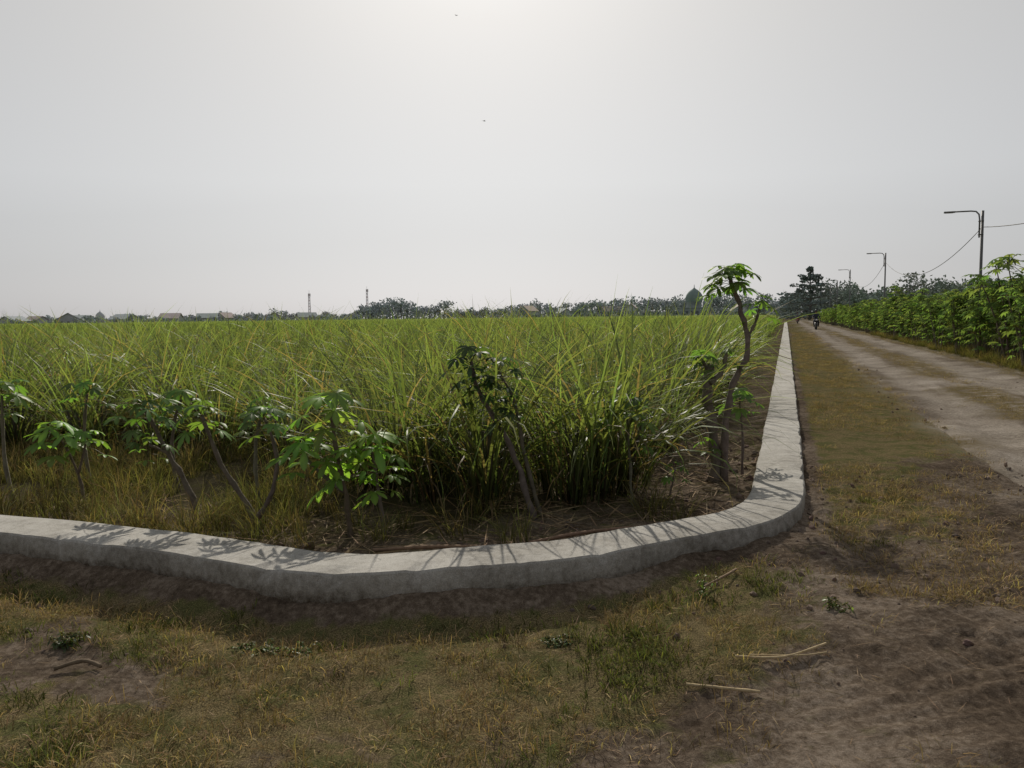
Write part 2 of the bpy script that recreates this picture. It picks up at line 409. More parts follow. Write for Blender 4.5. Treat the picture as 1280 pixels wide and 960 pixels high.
def place(name,x,y,coll,nvar,smin,smax,tilt=.08,zoff=0,zs=None):
    x=np.asarray(x); y=np.asarray(y); N=len(x)
    z=H(x,y)+zoff
    r=np.stack([rng.uniform(-tilt,tilt,N),rng.uniform(-tilt,tilt,N),rng.uniform(0,6.283,N)],-1)
    s=rng.uniform(smin,smax,N); s3=np.stack([s,s,s if zs is None else s*zs],-1)
    return scatter(name,np.stack([x,y,z],-1),r,s3,coll,nvar)

# sugarcane field
FIELD=empty('sugarcane_field')
def grid(x0,x1,y0,y1,sp,j=.35):
    gx=np.arange(x0,x1,sp); gy=np.arange(y0,y1,sp); a,b=np.meshgrid(gx,gy)
    a=a.ravel()+rng.uniform(-j,j,a.size)*sp; b=b.ravel()+rng.uniform(-j,j,b.size)*sp; return a,b
def thr(x,y):
    t=np.where(x>.75,1.3,np.where(x>-1.5,2.0,3.4))
    return np.where((y>9)&(x>1.2),1.3,t)
x,y=grid(-28,12,5.5,26,.76,.45); k=(-wall_dist(x,y)>thr(x,y)+.5*fbm(x,y,.9,2,88)*(x<1))&(x>-.95*y-3)&(fbm(x,y,.7,2,90)>-.55); x,y=x[k],y[k]
x=np.concatenate([x,[-.75,-.2,.55,.95,-1.1,-.35,.3]]); y=np.concatenate([y,[6.6,6.25,6.4,6.75,7.0,6.9,6.95]])
hn=.90+.30*fbm(x,y,.5,3,77)-.08*sstep(-1.2,-3,x)*sstep(12,8,y)
z=H(x,y); N=len(x)
s=rng.uniform(.76,1.14,N)*hn; s[-7:]=np.maximum(s[-7:],.92); sh=s*rng.uniform(.95,1.35,N)
o=scatter('cane_clumps',np.stack([x,y,z],-1),np.stack([rng.uniform(-.15,.15,N),rng.uniform(-.15,.15,N),rng.uniform(0,6.28,N)],-1),np.stack([sh,sh,s],-1),C_CANE,8); o.parent=FIELD
x,y=grid(-90,50,25.5,100,1.25,.45); k=(-wall_dist(x,y)>1.5)&(x>-.9*y-3); x,y=x[k],y[k]
N=len(x); hn=.92+.22*fbm(x,y,.25,3,78); s=rng.uniform(.9,1.1,N); 
o=scatter('cane_rows',np.stack([x,y,H(x,y)],-1),np.stack([rng.uniform(-.05,.05,N)]*2+[rng.uniform(0,6.28,N)],-1),np.stack([s,s,s*hn],-1),C_MID,4); o.parent=FIELD
x,y=grid(-400,150,98,400,5.6,.4); k=(-wall_dist(x,y)>3.5)&(x>-.9*y)&((x<.343*y-6)); x,y=x[k],y[k]
o=place('cane_canopy',x,y,C_FAR,4,.95,1.1,.01); o.parent=FIELD
mb=MB()
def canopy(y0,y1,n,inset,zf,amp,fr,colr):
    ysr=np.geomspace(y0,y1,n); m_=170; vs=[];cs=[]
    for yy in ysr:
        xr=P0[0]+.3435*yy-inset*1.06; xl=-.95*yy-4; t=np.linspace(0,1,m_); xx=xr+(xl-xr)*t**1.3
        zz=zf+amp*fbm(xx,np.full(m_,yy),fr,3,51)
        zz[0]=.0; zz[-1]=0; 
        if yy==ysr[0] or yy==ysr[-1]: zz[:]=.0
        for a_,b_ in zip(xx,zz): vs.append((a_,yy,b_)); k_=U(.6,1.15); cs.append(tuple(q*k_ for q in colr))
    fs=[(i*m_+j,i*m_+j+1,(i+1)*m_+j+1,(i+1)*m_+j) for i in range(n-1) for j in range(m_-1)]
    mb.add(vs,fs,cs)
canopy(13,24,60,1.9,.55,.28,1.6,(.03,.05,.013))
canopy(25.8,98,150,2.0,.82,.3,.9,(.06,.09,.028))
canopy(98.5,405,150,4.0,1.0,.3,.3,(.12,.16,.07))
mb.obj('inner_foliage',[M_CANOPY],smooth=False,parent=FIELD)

# ------------------------------------------------------------------ cassava
G_CAS=(.085,.15,.036); G_CASD=(.042,.075,.024)
def cas_leaf(mb,p0,d,pl,size,lobes=7,hi=True,colr=G_CAS,mi=0):
    d=d.normalized(); p1=p0+d*pl+Vector((0,0,-.12*pl))
    pc=(.14,.12,.05)
    mb.tube([p0,p0+d*pl*.5+Vector((0,0,.02*pl)),p1],[.0032,.0026,.002] if hi else [.006]*3,pc,3,mi,False)
    hz=Vector((d.x,d.y,0)); 
    if hz.length<.05: hz=Vector((U(-1,1),U(-1,1),0))
    f=(hz.normalized()+Vector((0,0,U(-.75,.1)))).normalized()
    sd=f.cross(Vector((0,0,1))).normalized(); nrm=sd.cross(f).normalized()
    nrm=(nrm+Vector((U(-.25,.25),U(-.25,.25),0))).normalized(); sd=f.cross(nrm).normalized()
    c0=jit(colr,.3,.12)
    for k in range(lobes):
        a=(k/(lobes-1)-.5)*2*2.05+U(-.08,.08)
        dr=f*math.cos(a)+sd*math.sin(a); cr=nrm.cross(dr).normalized()
        L=size*(1-.38*abs(a)/2.05)*U(.88,1.08); w=L*U(.32,.40)
        secs=[(0,.12),(.3,.62),(.62,1),(.86,.7),(1,.06)] if hi else [(0,.2),(.55,1),(1,.1)]
        dro=U(.05,.28); vs=[];cs=[]
        for t,wd in secs:
            c=p1+dr*L*t-nrm*(dro*L*t*t)-Vector((0,0,.15*L*t*t))
            if hi:
                vs+=[c-cr*w*wd*.5+nrm*w*wd*.10,c-nrm*.0,c+cr*w*wd*.5+nrm*w*wd*.10]; kk=tuple(q*U(.9,1.1) for q in c0); cs+=[kk,tuple(q*1.25 for q in c0),kk]
            else: vs+=[c-cr*w*wd*.5,c+cr*w*wd*.5]; cs+=[c0,c0]
        m_=3 if hi else 2; fs=[]
        for i in range(len(secs)-1):
            for j in range(m_-1): fs.append((i*m_+j,i*m_+j+1,(i+1)*m_+j+1,(i+1)*m_+j))
        mb.add(vs,fs,cs,mi)
def smooth_path(P,k=4):
    P=[Vector(p) for p in P]; Q=[]
    for i in range(len(P)-1):
        a=P[max(i-1,0)];b=P[i];c=P[i+1];d=P[min(i+2,len(P)-1)]
        for j in range(k):
            t=j/k; Q.append(.5*((2*b)+(c-a)*t+(2*a-5*b+4*c-d)*t*t+(3*b-a-3*c+d)*t**3))
    Q.append(P[-1]); return Q
def stem(mb,P,r0,r1,mi=1,col=(.14,.12,.095)):
    Q=smooth_path(P); n=len(Q)
    R=[(r0+(r1-r0)*i/(n-1))*(1+.22*math.sin(i*2.4)+U(-.08,.12)) for i in range(n)]
    Q=[q+Vector((U(-.3,.3),U(-.3,.3),0))*r0 for q in Q]
    mb.tube(Q,R,jit(col,.15),7,mi); return Q
def crown(mb,p,n,pl,size,hi=True,spread=1.,colr=G_CAS,down=0.):
    p=Vector(p); a0=U(0,6)
    for k in range(n):
        a=a0+k*2.4; t=(k+.5)/n
        el=(1.25-1.65*t)*1.0-down
        d=Vector((math.cos(a)*math.cos(el)*spread,math.sin(a)*math.cos(el)*spread,math.sin(el)))
        q=p-Vector((0,0,t*.09))
        cas_leaf(mb,q,d,pl*U(.6,1.15)*(.6+.5*t),size*U(.75,1.1),random.choice([5,6,7,7]),hi,colr)
def cassava(stems,crowns,name='cassava_plant'):
    mb=MB()
    for P,r0,r1 in stems: stem(mb,P,r0,r1)
    for c in crowns: crown(mb,*c[:1],**c[1])
    return mb.obj(name,[M_CASS,M_BARK])
def gz(x,y): return float(H(np.array(x),np.array(y)))-.03
def st(x,y,*pts):
    return [(x,y,gz(x,y))]+list(pts)
BR=(.135,.23,.046)
b=(1.80,7.0)
cassava([(st(*b,(1.78,7.0,.5),(1.73,7.0,.85),(1.72,6.98,1.16)),.058,.036),
 (st(1.86,6.95,(1.87,6.95,.6),(1.92,6.93,1.0),(2.04,6.9,1.28),(2.0,6.9,1.55),(1.92,6.9,1.80),(1.87,6.9,1.93)),.033,.015),
 ([(2.03,6.9,1.40),(2.09,6.88,1.52),(2.12,6.85,1.65)],.015,.010),
 ([(1.74,6.98,1.0),(1.84,6.97,1.12),(1.87,6.95,1.28)],.03,.015),
 ([(1.73,6.98,1.1),(1.66,6.95,1.22)],.02,.012)],
 [((1.87,6.9,1.95),dict(n=17,pl=.18,size=.13)),((1.79,6.88,1.9),dict(n=8,pl=.17,size=.12)),((1.97,6.88,1.92),dict(n=6,pl=.17,size=.12)),((2.12,6.85,1.68),dict(n=9,pl=.13,size=.10)),((1.66,6.95,1.22),dict(n=12,pl=.15,size=.11)),((1.87,6.95,1.28),dict(n=4,pl=.1,size=.08))])
cassava([(st(2.06,7.1,(2.06,7.1,.5),(2.03,7.1,.86)),.014,.008)],[((2.03,7.1,.88),dict(n=10,pl=.16,size=.13)),((1.7,6.9,.5),dict(n=4,pl=.12,size=.1))])
cassava([(st(-1.13,5.45,(-1.15,5.42,.4),(-1.2,5.38,.7),(-1.22,5.36,.98)),.022,.012),
 ([(-1.16,5.42,.42),(-1.32,5.35,.58),(-1.42,5.32,.72)],.014,.008),
 (st(-.90,5.5,(-.93,5.47,.4),(-.97,5.42,.72)),.016,.009)],
 [((-1.22,5.36,1.0),dict(n=12,pl=.2,size=.18,colr=BR)),((-1.40,5.32,.74),dict(n=10,pl=.18,size=.18,colr=BR)),((-.97,5.42,.74),dict(n=12,pl=.18,size=.17,colr=BR)),((-1.15,5.38,.66),dict(n=8,pl=.2,size=.17,colr=BR,down=.3)),((-.92,5.45,.5),dict(n=6,pl=.16,size=.14,colr=BR,down=.2))])
cassava([(st(-1.78,5.55,(-1.88,5.55,.32),(-2.05,5.55,.6),(-2.17,5.55,.95)),.024,.012),
 ([(-1.82,5.55,.2),(-1.68,5.5,.42),(-1.64,5.5,.68),(-1.72,5.5,.93)],.02,.010)],
 [((-2.17,5.55,.97),dict(n=11,pl=.18,size=.125)),((-1.72,5.5,.95),dict(n=13,pl=.18,size=.125))])
cassava([(st(-2.28,5.75,(-2.38,5.75,.4),(-2.5,5.75,.65),(-2.65,5.72,.98)),.026,.012),([(-2.5,5.75,.65),(-2.62,5.7,.72)],.012,.008)],
 [((-2.65,5.72,1.0),dict(n=14,pl=.18,size=.125)),((-2.62,5.7,.74),dict(n=8,pl=.14,size=.11))])
cassava([(st(-3.42,6.3,(-3.47,6.3,.4),(-3.6,6.28,.72)),.014,.008),([(-3.47,6.3,.4),(-3.38,6.28,.66)],.01,.007)],
 [((-3.62,6.28,.74),dict(n=12,pl=.18,size=.17,colr=BR)),((-3.38,6.28,.7),dict(n=7,pl=.14,size=.13,colr=BR))])
cassava([(st(-4.25,6.7,(-4.3,6.7,.5),(-4.28,6.68,1.0)),.022,.011)],[((-4.28,6.68,1.05),dict(n=14,pl=.2,size=.15))])
cassava([(st(.16,5.95,(.05,5.95,.45),(-.10,5.95,.8),(-.25,5.95,1.05),(-.3,5.93,1.28)),.026,.013),
 (st(.22,6.0,(.1,6.0,.5),(.02,6.0,.95),(-.1,5.98,1.2)),.018,.01)],
 [((-.3,5.93,1.3),dict(n=15,pl=.18,size=.125,colr=G_CASD)),((-.1,5.98,1.22),dict(n=13,pl=.18,size=.125,colr=G_CASD)),((-.2,5.9,1.1),dict(n=12,pl=.17,size=.11,colr=G_CASD)),((-.02,5.9,.95),dict(n=7,pl=.14,size=.10,colr=G_CASD))])
cassava([(st(.95,6.3,(.93,6.3,.5),(.9,6.25,.85)),.015,.008)],[((.9,6.25,.9),dict(n=12,pl=.18,size=.14)),((1.0,6.3,.62),dict(n=4,pl=.1,size=.08))])
cassava([(st(-2.1,6.5,(-2.12,6.5,.5),(-2.05,6.5,.85)),.02,.01)],[((-2.05,6.5,.88),dict(n=12,pl=.18,size=.12))])
cassava([(st(-3.05,7.2,(-3.1,7.2,.5),(-3.0,7.2,.9)),.02,.01)],[((-3.0,7.2,.93),dict(n=12,pl=.18,size=.13))])
cassava([(st(-5.3,7.6,(-5.3,7.6,.5),(-5.25,7.6,1.0)),.02,.01)],[((-5.25,7.6,1.0),dict(n=12,pl=.2,size=.14))])
cassava([(st(-3.9,7.3,(-3.95,7.3,.5),(-3.9,7.3,.95)),.02,.01)],[((-3.9,7.3,.98),dict(n=12,pl=.2,size=.13))])
cassava([(st(1.25,6.35,(1.27,6.35,.2),(1.3,6.33,.38)),.01,.006)],[((1.3,6.33,.4),dict(n=6,pl=.1,size=.08))])

# hedge of cassava on the right of the road
C_BUSH=src('cassava_bush_sources')
for i in range(6):
    mb=MB()
    for k in range(4):
        a=U(0,6.28); r=U(.1,.3); h=U(1.2,2.1)
        P=[(r*.3*math.cos(a),r*.3*math.sin(a),-.05),(r*math.cos(a),r*math.sin(a),h*.5),(r*1.7*math.cos(a)+U(-.1,.1),r*1.7*math.sin(a)+U(-.1,.1),h)]
        stem(mb,P,.024,.011)
        top=Vector(P[-1]); mid=Vector(P[1])
        for q,n_ in ((top,13),(mid.lerp(top,.6),8),(mid.lerp(top,.2),6),(mid*.7,3)):
            crown(mb,q+Vector((U(-.15,.15),U(-.15,.15),0)),n_,.27,.19,False,colr=jit((.12,.18,.06),.25))
    mb.obj('cassava_bush_%d'%i,[M_HEDGE,M_BARK],C_BUSH)
sx_=[];wx=[]
s=6.
while s<150:
    for w in (5.5,6.5,7.4):
        sx_.append(s+U(-.4,.4)); wx.append(w+U(-.3,.3))
    s+=.95 if s<60 else 1.3
x,y=road_xy(np.array(sx_),np.array(wx)); N=len(x)
hs=(.88+.42*fbm(x,y,.35,3,99)+rng.uniform(-.14,.14,N))*(1+.12*sstep(60,20,y))
scatter('cassava_hedge',np.stack([x,y,H(x,y)],-1),np.stack([rng.uniform(-.06,.06,N)]*2+[rng.uniform(0,6.28,N)],-1),np.stack([hs,hs,hs],-1),C_BUSH,6)

# ------------------------------------------------------------------ grass, litter, clods
def tuft_src(coll,i,n,R,h0,h1,w,cb,ct,lean=.5,bend=1.2,mat_=M_GRASS,seg=4):
    mb=MB()
    for k in range(n):
        r=R*math.sqrt(U(0,1)); a=U(0,6.28)
        blade(mb,(r*math.cos(a),r*math.sin(a),-.004),a+U(-1.5,1.5),U(h0,h1),w*U(.6,1.3),U(.05,lean),U(.1,bend),jit(cb,.35,.1),jit(ct,.35,.15),seg,U(-.8,.8))
    mb.obj('tuft_%s_%02d'%(coll.name,i),[mat_],coll)
C_G=src('short_grass'); C_D=src('straw_grass'); C_W=src('wild_grass_src')
for i in range(4): tuft_src(C_G,i,34,.07,.02,.065,.0045,(.055,.06,.024),(.12,.14,.048),1.1,1.2,seg=3)
for i in range(4): tuft_src(C_D,i,34,.09,.02,.08,.0032,(.12,.092,.05),[(.36,.28,.15),(.28,.21,.11),(.40,.32,.19),(.24,.175,.095)][i],1.5,1.0,seg=3)
for i in range(4): tuft_src(C_W,i,50,.15,.18,.5,.007,(.06,.06,.024),(.17,.17,.07) if i%2 else (.25,.20,.105),.5,1.5)
N=int(10*3.6*400); x=rng.uniform(-5.5,4.5,N); y=rng.uniform(2.1,6.2,N); d=wall_dist(x,y)
n1=fbm(x,y,.9,4,21); n2=fbm(x,y,2.2,3,33)
tm,_=track_mask(x,y); bf=sstep(3.1,2.6,y+.4*n1)*sstep(-2.8,.8,x)
den=sstep(-.55,.0,n1+.25)*(1-.95*bare(x,y))*(1-.9*tm)*(1-.5*bf)*sstep(.12,.34,d+.15*n2)*(.2+.8*sstep(-.25,.15,fbm(x,y,5,3,35)))
keep=(d>.12)&(rng.uniform(0,1,N)<den)
gsel=keep&(n2+.25*rng.uniform(-1,1,N)>.20); dsel=keep&~gsel
place('short_green_grass',x[gsel],y[gsel],C_G,4,.5,1.3,.2)
x2,y2=x[dsel],y[dsel]
N=12000; s=4.2+60*rng.uniform(0,1,N)**2.0; w=np.where(rng.uniform(0,1,N)<.58,rng.uniform(.1,1.7,N),np.where(rng.uniform(0,1,N)<.55,rng.normal(3.0,.25,N),rng.uniform(4.4,5.6,N)))
sx1,sy1=road_xy(s,w); pr=sstep(-.2,.25,fbm(sx1,sy1,1.1,4,91)+.1)*(1-.75*bare(sx1,sy1))*(1-.5*sstep(.9,1.7,w)*(w<2))
k=(wall_dist(sx1,sy1)>.05)&(rng.uniform(0,1,N)<pr)
place('dry_straw_grass',np.concatenate([x2,sx1[k]]),np.concatenate([y2,sy1[k]]),C_D,4,.45,1.2,.25)
N=1100; s=8+50*rng.uniform(0,1,N)**1.6; w=rng.uniform(5.0,6.2,N); gx,gy=road_xy(s,w)
x,y=grid(-11,1.2,5.0,9.5,.19,.5); d=-wall_dist(x,y); k=(d>.55)&(d<3.9)&((x<-1.45)|(rng.uniform(0,1,len(x))<.10))&(fbm(x,y,1.1,3,15)>-.3); x,y=x[k],y[k]
place('wild_grass',np.concatenate([x,gx]),np.concatenate([y,gy]),C_W,4,.35,.95,.15)

def rock(coll,i,col):
    import bmesh
    bm=bmesh.new(); bmesh.ops.create_icosphere(bm,subdivisions=2,radius=1)
    o=rng.uniform(0,50)
    mb=MB()
    sc=Vector((U(.8,1.3),U(.7,1.1),U(.5,.8)))
    vs=[]
    for v_ in bm.verts:
        n_=float(vnoise(np.array(v_.co.x*1.6+o),np.array(v_.co.y*1.6+v_.co.z*2.1+o),3))*.35+float(vnoise(np.array(v_.co.x*4+o),np.array(v_.co.z*4+v_.co.y*3),4))*.15
        q=v_.co*(1+n_); vs.append((q.x*sc.x,q.y*sc.y,q.z*sc.z))
    mb.add(vs,[tuple(v.index for v in f.verts) for f in bm.faces],jit(col,.2)); bm.free()
    mb.obj('clod_%d'%i,[M_CLOD],coll,smooth=False)
C_C=src('clods')
for i in range(5): rock(C_C,i,(.15,.115,.088))
N=5200; x=rng.uniform(-4,2.6,N); y=rng.uniform(4.3,9,N); d=wall_dist(x,y)
k=(d<-.42)&(d>-2.0)&(rng.uniform(0,1,N)<np.exp(-(-d-.4)/.6))&((x>-1.7)|(rng.uniform(0,1,N)<.12))
x1,y1=x[k],y[k]
N=6500; x=rng.uniform(-4,4.5,N); y=rng.uniform(2.3,7.5,N); d=wall_dist(x,y); k=(d>.03)&(rng.uniform(0,1,N)<.05+.7*sstep(.3,1.1,x)*sstep(3.2,3.9,y)*np.exp(-d/1.0)); x3,y3=x[k],y[k]
s=7+45*rng.uniform(0,1,1400)**1.6; w=rng.uniform(1.2,5.0,1400); x4,y4=road_xy(s,w)
X_=np.concatenate([x1,x3,x4]);Y_=np.concatenate([y1,y3,y4]); N=len(X_)
sc=.004+.022*rng.uniform(0,1,N)**5; sc[:len(x1)]*=1.5
scatter('soil_clods',np.stack([X_,Y_,H(X_,Y_)+sc*.1],-1),rng.uniform(-3,3,(N,3)),np.stack([sc]*3,-1),C_C,5)
C_L=src('litter')
for i in range(5):
    mb=MB(); blade(mb,(0,0,0),0,U(.2,.45),U(.008,.016),1.45,U(-.15,.25),jit((.16,.105,.065),.2),jit((.30,.215,.13),.2),6,U(-1.5,1.5))
    mb.obj('dead_leaf_%d'%i,[M_LITTER],C_L)
N=3400; x=rng.uniform(-4.5,2.6,N); y=rng.uniform(4.3,9.5,N); d=wall_dist(x,y); k=(d<-.42)&(d>-2.3)&((x>-1.7)|(rng.uniform(0,1,N)<.25)); x1,y1=x[k],y[k]
N=2200; x=rng.uniform(-3,3.5,N); y=rng.uniform(2.4,6,N); k=(wall_dist(x,y)>.15); 
x1=np.concatenate([x1,x[k]]); y1=np.concatenate([y1,y[k]]); nn_=len(x1); s=np.where(np.arange(nn_)<nn_-k.sum(),rng.uniform(.4,1.1,nn_),rng.uniform(.06,.3,nn_))
scatter('dry_leaf_litter',np.stack([x1,y1,H(x1,y1)+.012],-1),np.stack([rng.uniform(-.15,.15,nn_),rng.uniform(-.12,.05,nn_),rng.uniform(0,6.3,nn_)],-1),np.stack([s]*3,-1),C_L,5)
def stick(P,r,col=(.38,.30,.18)):
    mb=MB(); P=[(a,b_,float(H(np.array(a),np.array(b_)))+r+.012+c_) for a,b_,c_ in P]; Q=smooth_path(P,5)
    mb.tube(Q,[r*(1+.18*(i%4==0)) for i in range(len(Q))],col,8); mb.obj('dry_cane_stick',[M_LITTER])
stick([(.69,3.12,0),(.82,3.07,.01),(.95,3.0,0)],.006)
stick([(.93,3.27,0),(1.13,3.26,.008),(1.34,3.34,.012)],.005)
stick([(1.0,3.30,0),(1.2,3.265,.004),(1.32,3.28,.01)],.003)
stick([(.95,4.1,0),(1.15,4.25,.02),(1.25,4.4,0)],.007,(.2,.14,.09))
stick([(-.9,5.0,0),(-.5,4.95,.02),(-.1,5.0,0)],.012,(.22,.15,.1))
stick([(.1,5.05,0),(.45,5.2,.02),(.8,5.35,0)],.012,(.2,.13,.09))
stick([(-2.0,3.35,0),(-1.9,3.4,.01),(-1.8,3.36,0)],.009,(.12,.09,.06))
def weed(x,y,n,h,colr):
    mb=MB(); z=gz(x,y)+.02
    for k in range(n):
        a=U(0,6.28); r=U(0,.06); q=Vector((x+r*math.cos(a),y+r*math.sin(a),z)); t=q+Vector((U(-.04,.04),U(-.04,.04),h*U(.5,1)))
        mb.tube([q,t],[.002,.0015],(.06,.08,.03),3,1,False)
        for j in range(5):
            d=Vector((U(-1,1),U(-1,1),U(0,.5))); cas_leaf(mb,q.lerp(t,j/4),d,.012,.03,3,False,colr)
    mb.obj('ground_weed',[M_CASS,M_BARK])
weed(.98,4.08,6,.13,(.14,.23,.05)); weed(-1.15,3.6,22,.04,(.08,.15,.04)); weed(-1.0,3.58,22,.04,(.08,.15,.04)); weed(-1.28,3.65,18,.04,(.08,.14,.04)); weed(-2.1,3.65,24,.05,(.05,.085,.03)); weed(1.55,3.75,6,.05,(.12,.17,.05)); weed(.2,3.6,14,.03,(.07,.12,.04))

# ------------------------------------------------------------------ street lamps and cable
ls=[3.,30.97,59.2,90.8,113,131]; tops=[]
for i,s in enumerate(ls):
    x,y=road_xy(s,6.0); z=gz(x,y); hh=[5.0,5.04,5.65,6.2,6.0,6.1][i]-z-.03
    e=empty('street_lamp',(x,y,z),math.atan2(DIR[1],DIR[0])-math.pi/2)
    mb=MB(); mb.tube([(0,0,0),(0,0,1.5),(0,0,hh)],[.055,.05,.045],(.12,.12,.12),10); mb.obj('pole',[M_METAL],parent=e)
    mb=MB(); mb.tube([(-.085,0,hh-.9),(-.085,0,hh-.3),(-.11,0,hh-.12),(-.2,0,hh-.02),(-.35,0,hh),(-.9,0,hh)],.026,(.12,.12,.12),8); mb.obj('arm',[M_METAL],parent=e)
    mb=MB(); mb.box((-1.0,0,hh-.005),(.34,.11,.05),(.12,.12,.12)); mb.box((-1.02,0,hh-.035),(.26,.08,.012),(.35,.35,.33)); mb.obj('lamp_head',[M_METAL],parent=e,smooth=False)
    mb=MB(); mb.box((-.04,0,hh-.35),(.15,.14,.03),(.1,.1,.1)); mb.box((-.04,0,hh-.8),(.15,.14,.03),(.1,.1,.1)); mb.lathe([(.0,0),(.1,0),(.1,.25),(.0,.25)],(0,0,0),(.25,.25,.24),12); mb.obj('brackets',[M_METAL],parent=e,smooth=False)
    tops.append(Vector((x,y,z+hh-[.5,.55,.6,.65,.7,.7][i])))
mb=MB()
for i,(a,b) in enumerate(zip(tops[:-1],tops[1:])):
    P=[a.lerp(b,t/24)-Vector((0,0,[.7,1.25,1.4,1.1,1.][i]*4*(t/24)*(1-t/24))) for t in range(25)]
    mb.tube(P,.013,(.06,.06,.06),5)
mb.obj('overhead_cable',[M_METAL])

# ------------------------------------------------------------------ trees
def leafball(mb,c,rx,rz,n,fs,col,mi=0):
    c=Vector(c)
    for k in range(n):
        d=Vector((random.gauss(0,1),random.gauss(0,1),random.gauss(0,1))).normalized()*(U(.3,1)**.6)
        p=c+Vector((d.x*rx,d.y*rx,d.z*rz)); a=Vector((random.gauss(0,1),random.gauss(0,1),random.gauss(0,1))).normalized(); b=a.cross(Vector((random.gauss(0,1),random.gauss(0,1),random.gauss(0,1)))).normalized()
        s=fs*U(.5,1.3); k_=.8+.35*(d.z*.5+.5); cc=jit(tuple(q*k_ for q in col),.15,.04)
        mb.add([p-a*s,p+b*s*.6,p+a*s,p-b*s*.6],[(0,1,2,3)],cc,mi)
def tree(mb,x,y,z,h,w,col,n=260,fs=.5,bark=(.16,.155,.15)):
    mb.tube([(x,y,z-.2),(x+U(-.2,.2),y,z+h*.3),(x+U(-.4,.4),y,z+h*.7)],[h*.03,h*.022,h*.01],bark,6,0)
    L=random.randint(4,7)
    for k in range(L):
        a=U(0,6.28); r=w*.3*U(.2,1); cz=z+h*U(.45,.85); p=(x+r*math.cos(a),y+r*math.sin(a),cz)
        mb.tube([(x,y,z+h*.35),p],[h*.012,h*.004],bark,4,0,False)
        leafball(mb,p,w*U(.18,.32),h*U(.11,.2),n//L,fs,col)
def px(u,D): return (u-640)/1000*D
mb=MB()
def strip(u0,u1,D,top,col,step,seedh=.25,n=150,fs=.55):
    u=u0
    while u<u1:
        d=D*U(.93,1.1); h=top*U(1-seedh,1+seedh*.6)*(1+.25*float(vnoise(np.array(u*.04),np.array(D*1.),5))); w=h*U(.9,1.5)
        tree(mb,px(u,d),d,0,h,w,jit(col,.08,.03),n,fs)
        leafball(mb,(px(u+U(-3,3),d),d,h*.3),w*.7,h*.30,70,fs*1.1,col)
        u+=step*U(.6,1.4)
HZ=(.33,.365,.37); HZ2=(.42,.45,.46); HG=(.21,.25,.215)  # treeline tints: aerial haze painted in as pale blue-grey base colour
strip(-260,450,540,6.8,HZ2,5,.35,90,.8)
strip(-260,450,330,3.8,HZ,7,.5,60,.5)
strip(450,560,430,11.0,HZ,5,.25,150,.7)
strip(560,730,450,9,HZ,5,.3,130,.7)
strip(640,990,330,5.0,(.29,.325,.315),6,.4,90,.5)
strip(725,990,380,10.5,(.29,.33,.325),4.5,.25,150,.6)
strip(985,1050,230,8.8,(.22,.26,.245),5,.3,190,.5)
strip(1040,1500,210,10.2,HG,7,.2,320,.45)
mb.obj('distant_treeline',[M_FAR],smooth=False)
mb=MB(); tx,ty=px(1012,185),185; TC=(.155,.19,.18)  # foliage tint TC greyed so the colour itself carries the haze
mb.tube([(tx,ty,-.2),(tx+.3,ty,5),(tx-.1,ty,11.2)],[.35,.25,.06],(.13,.13,.12),7)
for lv,(zz,rr) in enumerate([(1.4,6.0),(2.8,6.6),(4.3,6.4),(5.9,5.8),(7.0,4.4),(8.1,4.8),(9.4,3.0),(10.4,2.8),(11.7,1.0)]):
    for k in range(9):
        a=k*.7+lv*1.3; r=rr*U(.4,1.1); dz=U(-.4,.4); p=(tx+r*math.cos(a),ty+r*math.sin(a),zz+dz)
        mb.tube([(tx,ty,zz-.8),p],[.08,.03],(.13,.13,.12),4,0,False)
        leafball(mb,(tx+r*.8*math.cos(a),ty+r*.8*math.sin(a),zz+dz),r*U(.25,.4),U(.25,.5),34,.34,jit(TC,.12,.03))
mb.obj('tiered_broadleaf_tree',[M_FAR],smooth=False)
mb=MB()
for _ in range(3): tree(mb,px(1284,118)+U(-1,1),118,0,7.6,7.5,(.15,.195,.13),800,.22)  # hazy green: some distance haze mixed into the foliage colour
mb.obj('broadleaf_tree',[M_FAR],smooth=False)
mb=MB(); tree(mb,px(955,300),300,0,10,8,(.27,.305,.30),500,.35); mb.obj('broadleaf_tree',[M_FAR],smooth=False)  # leaf colour paled to stand in for haze

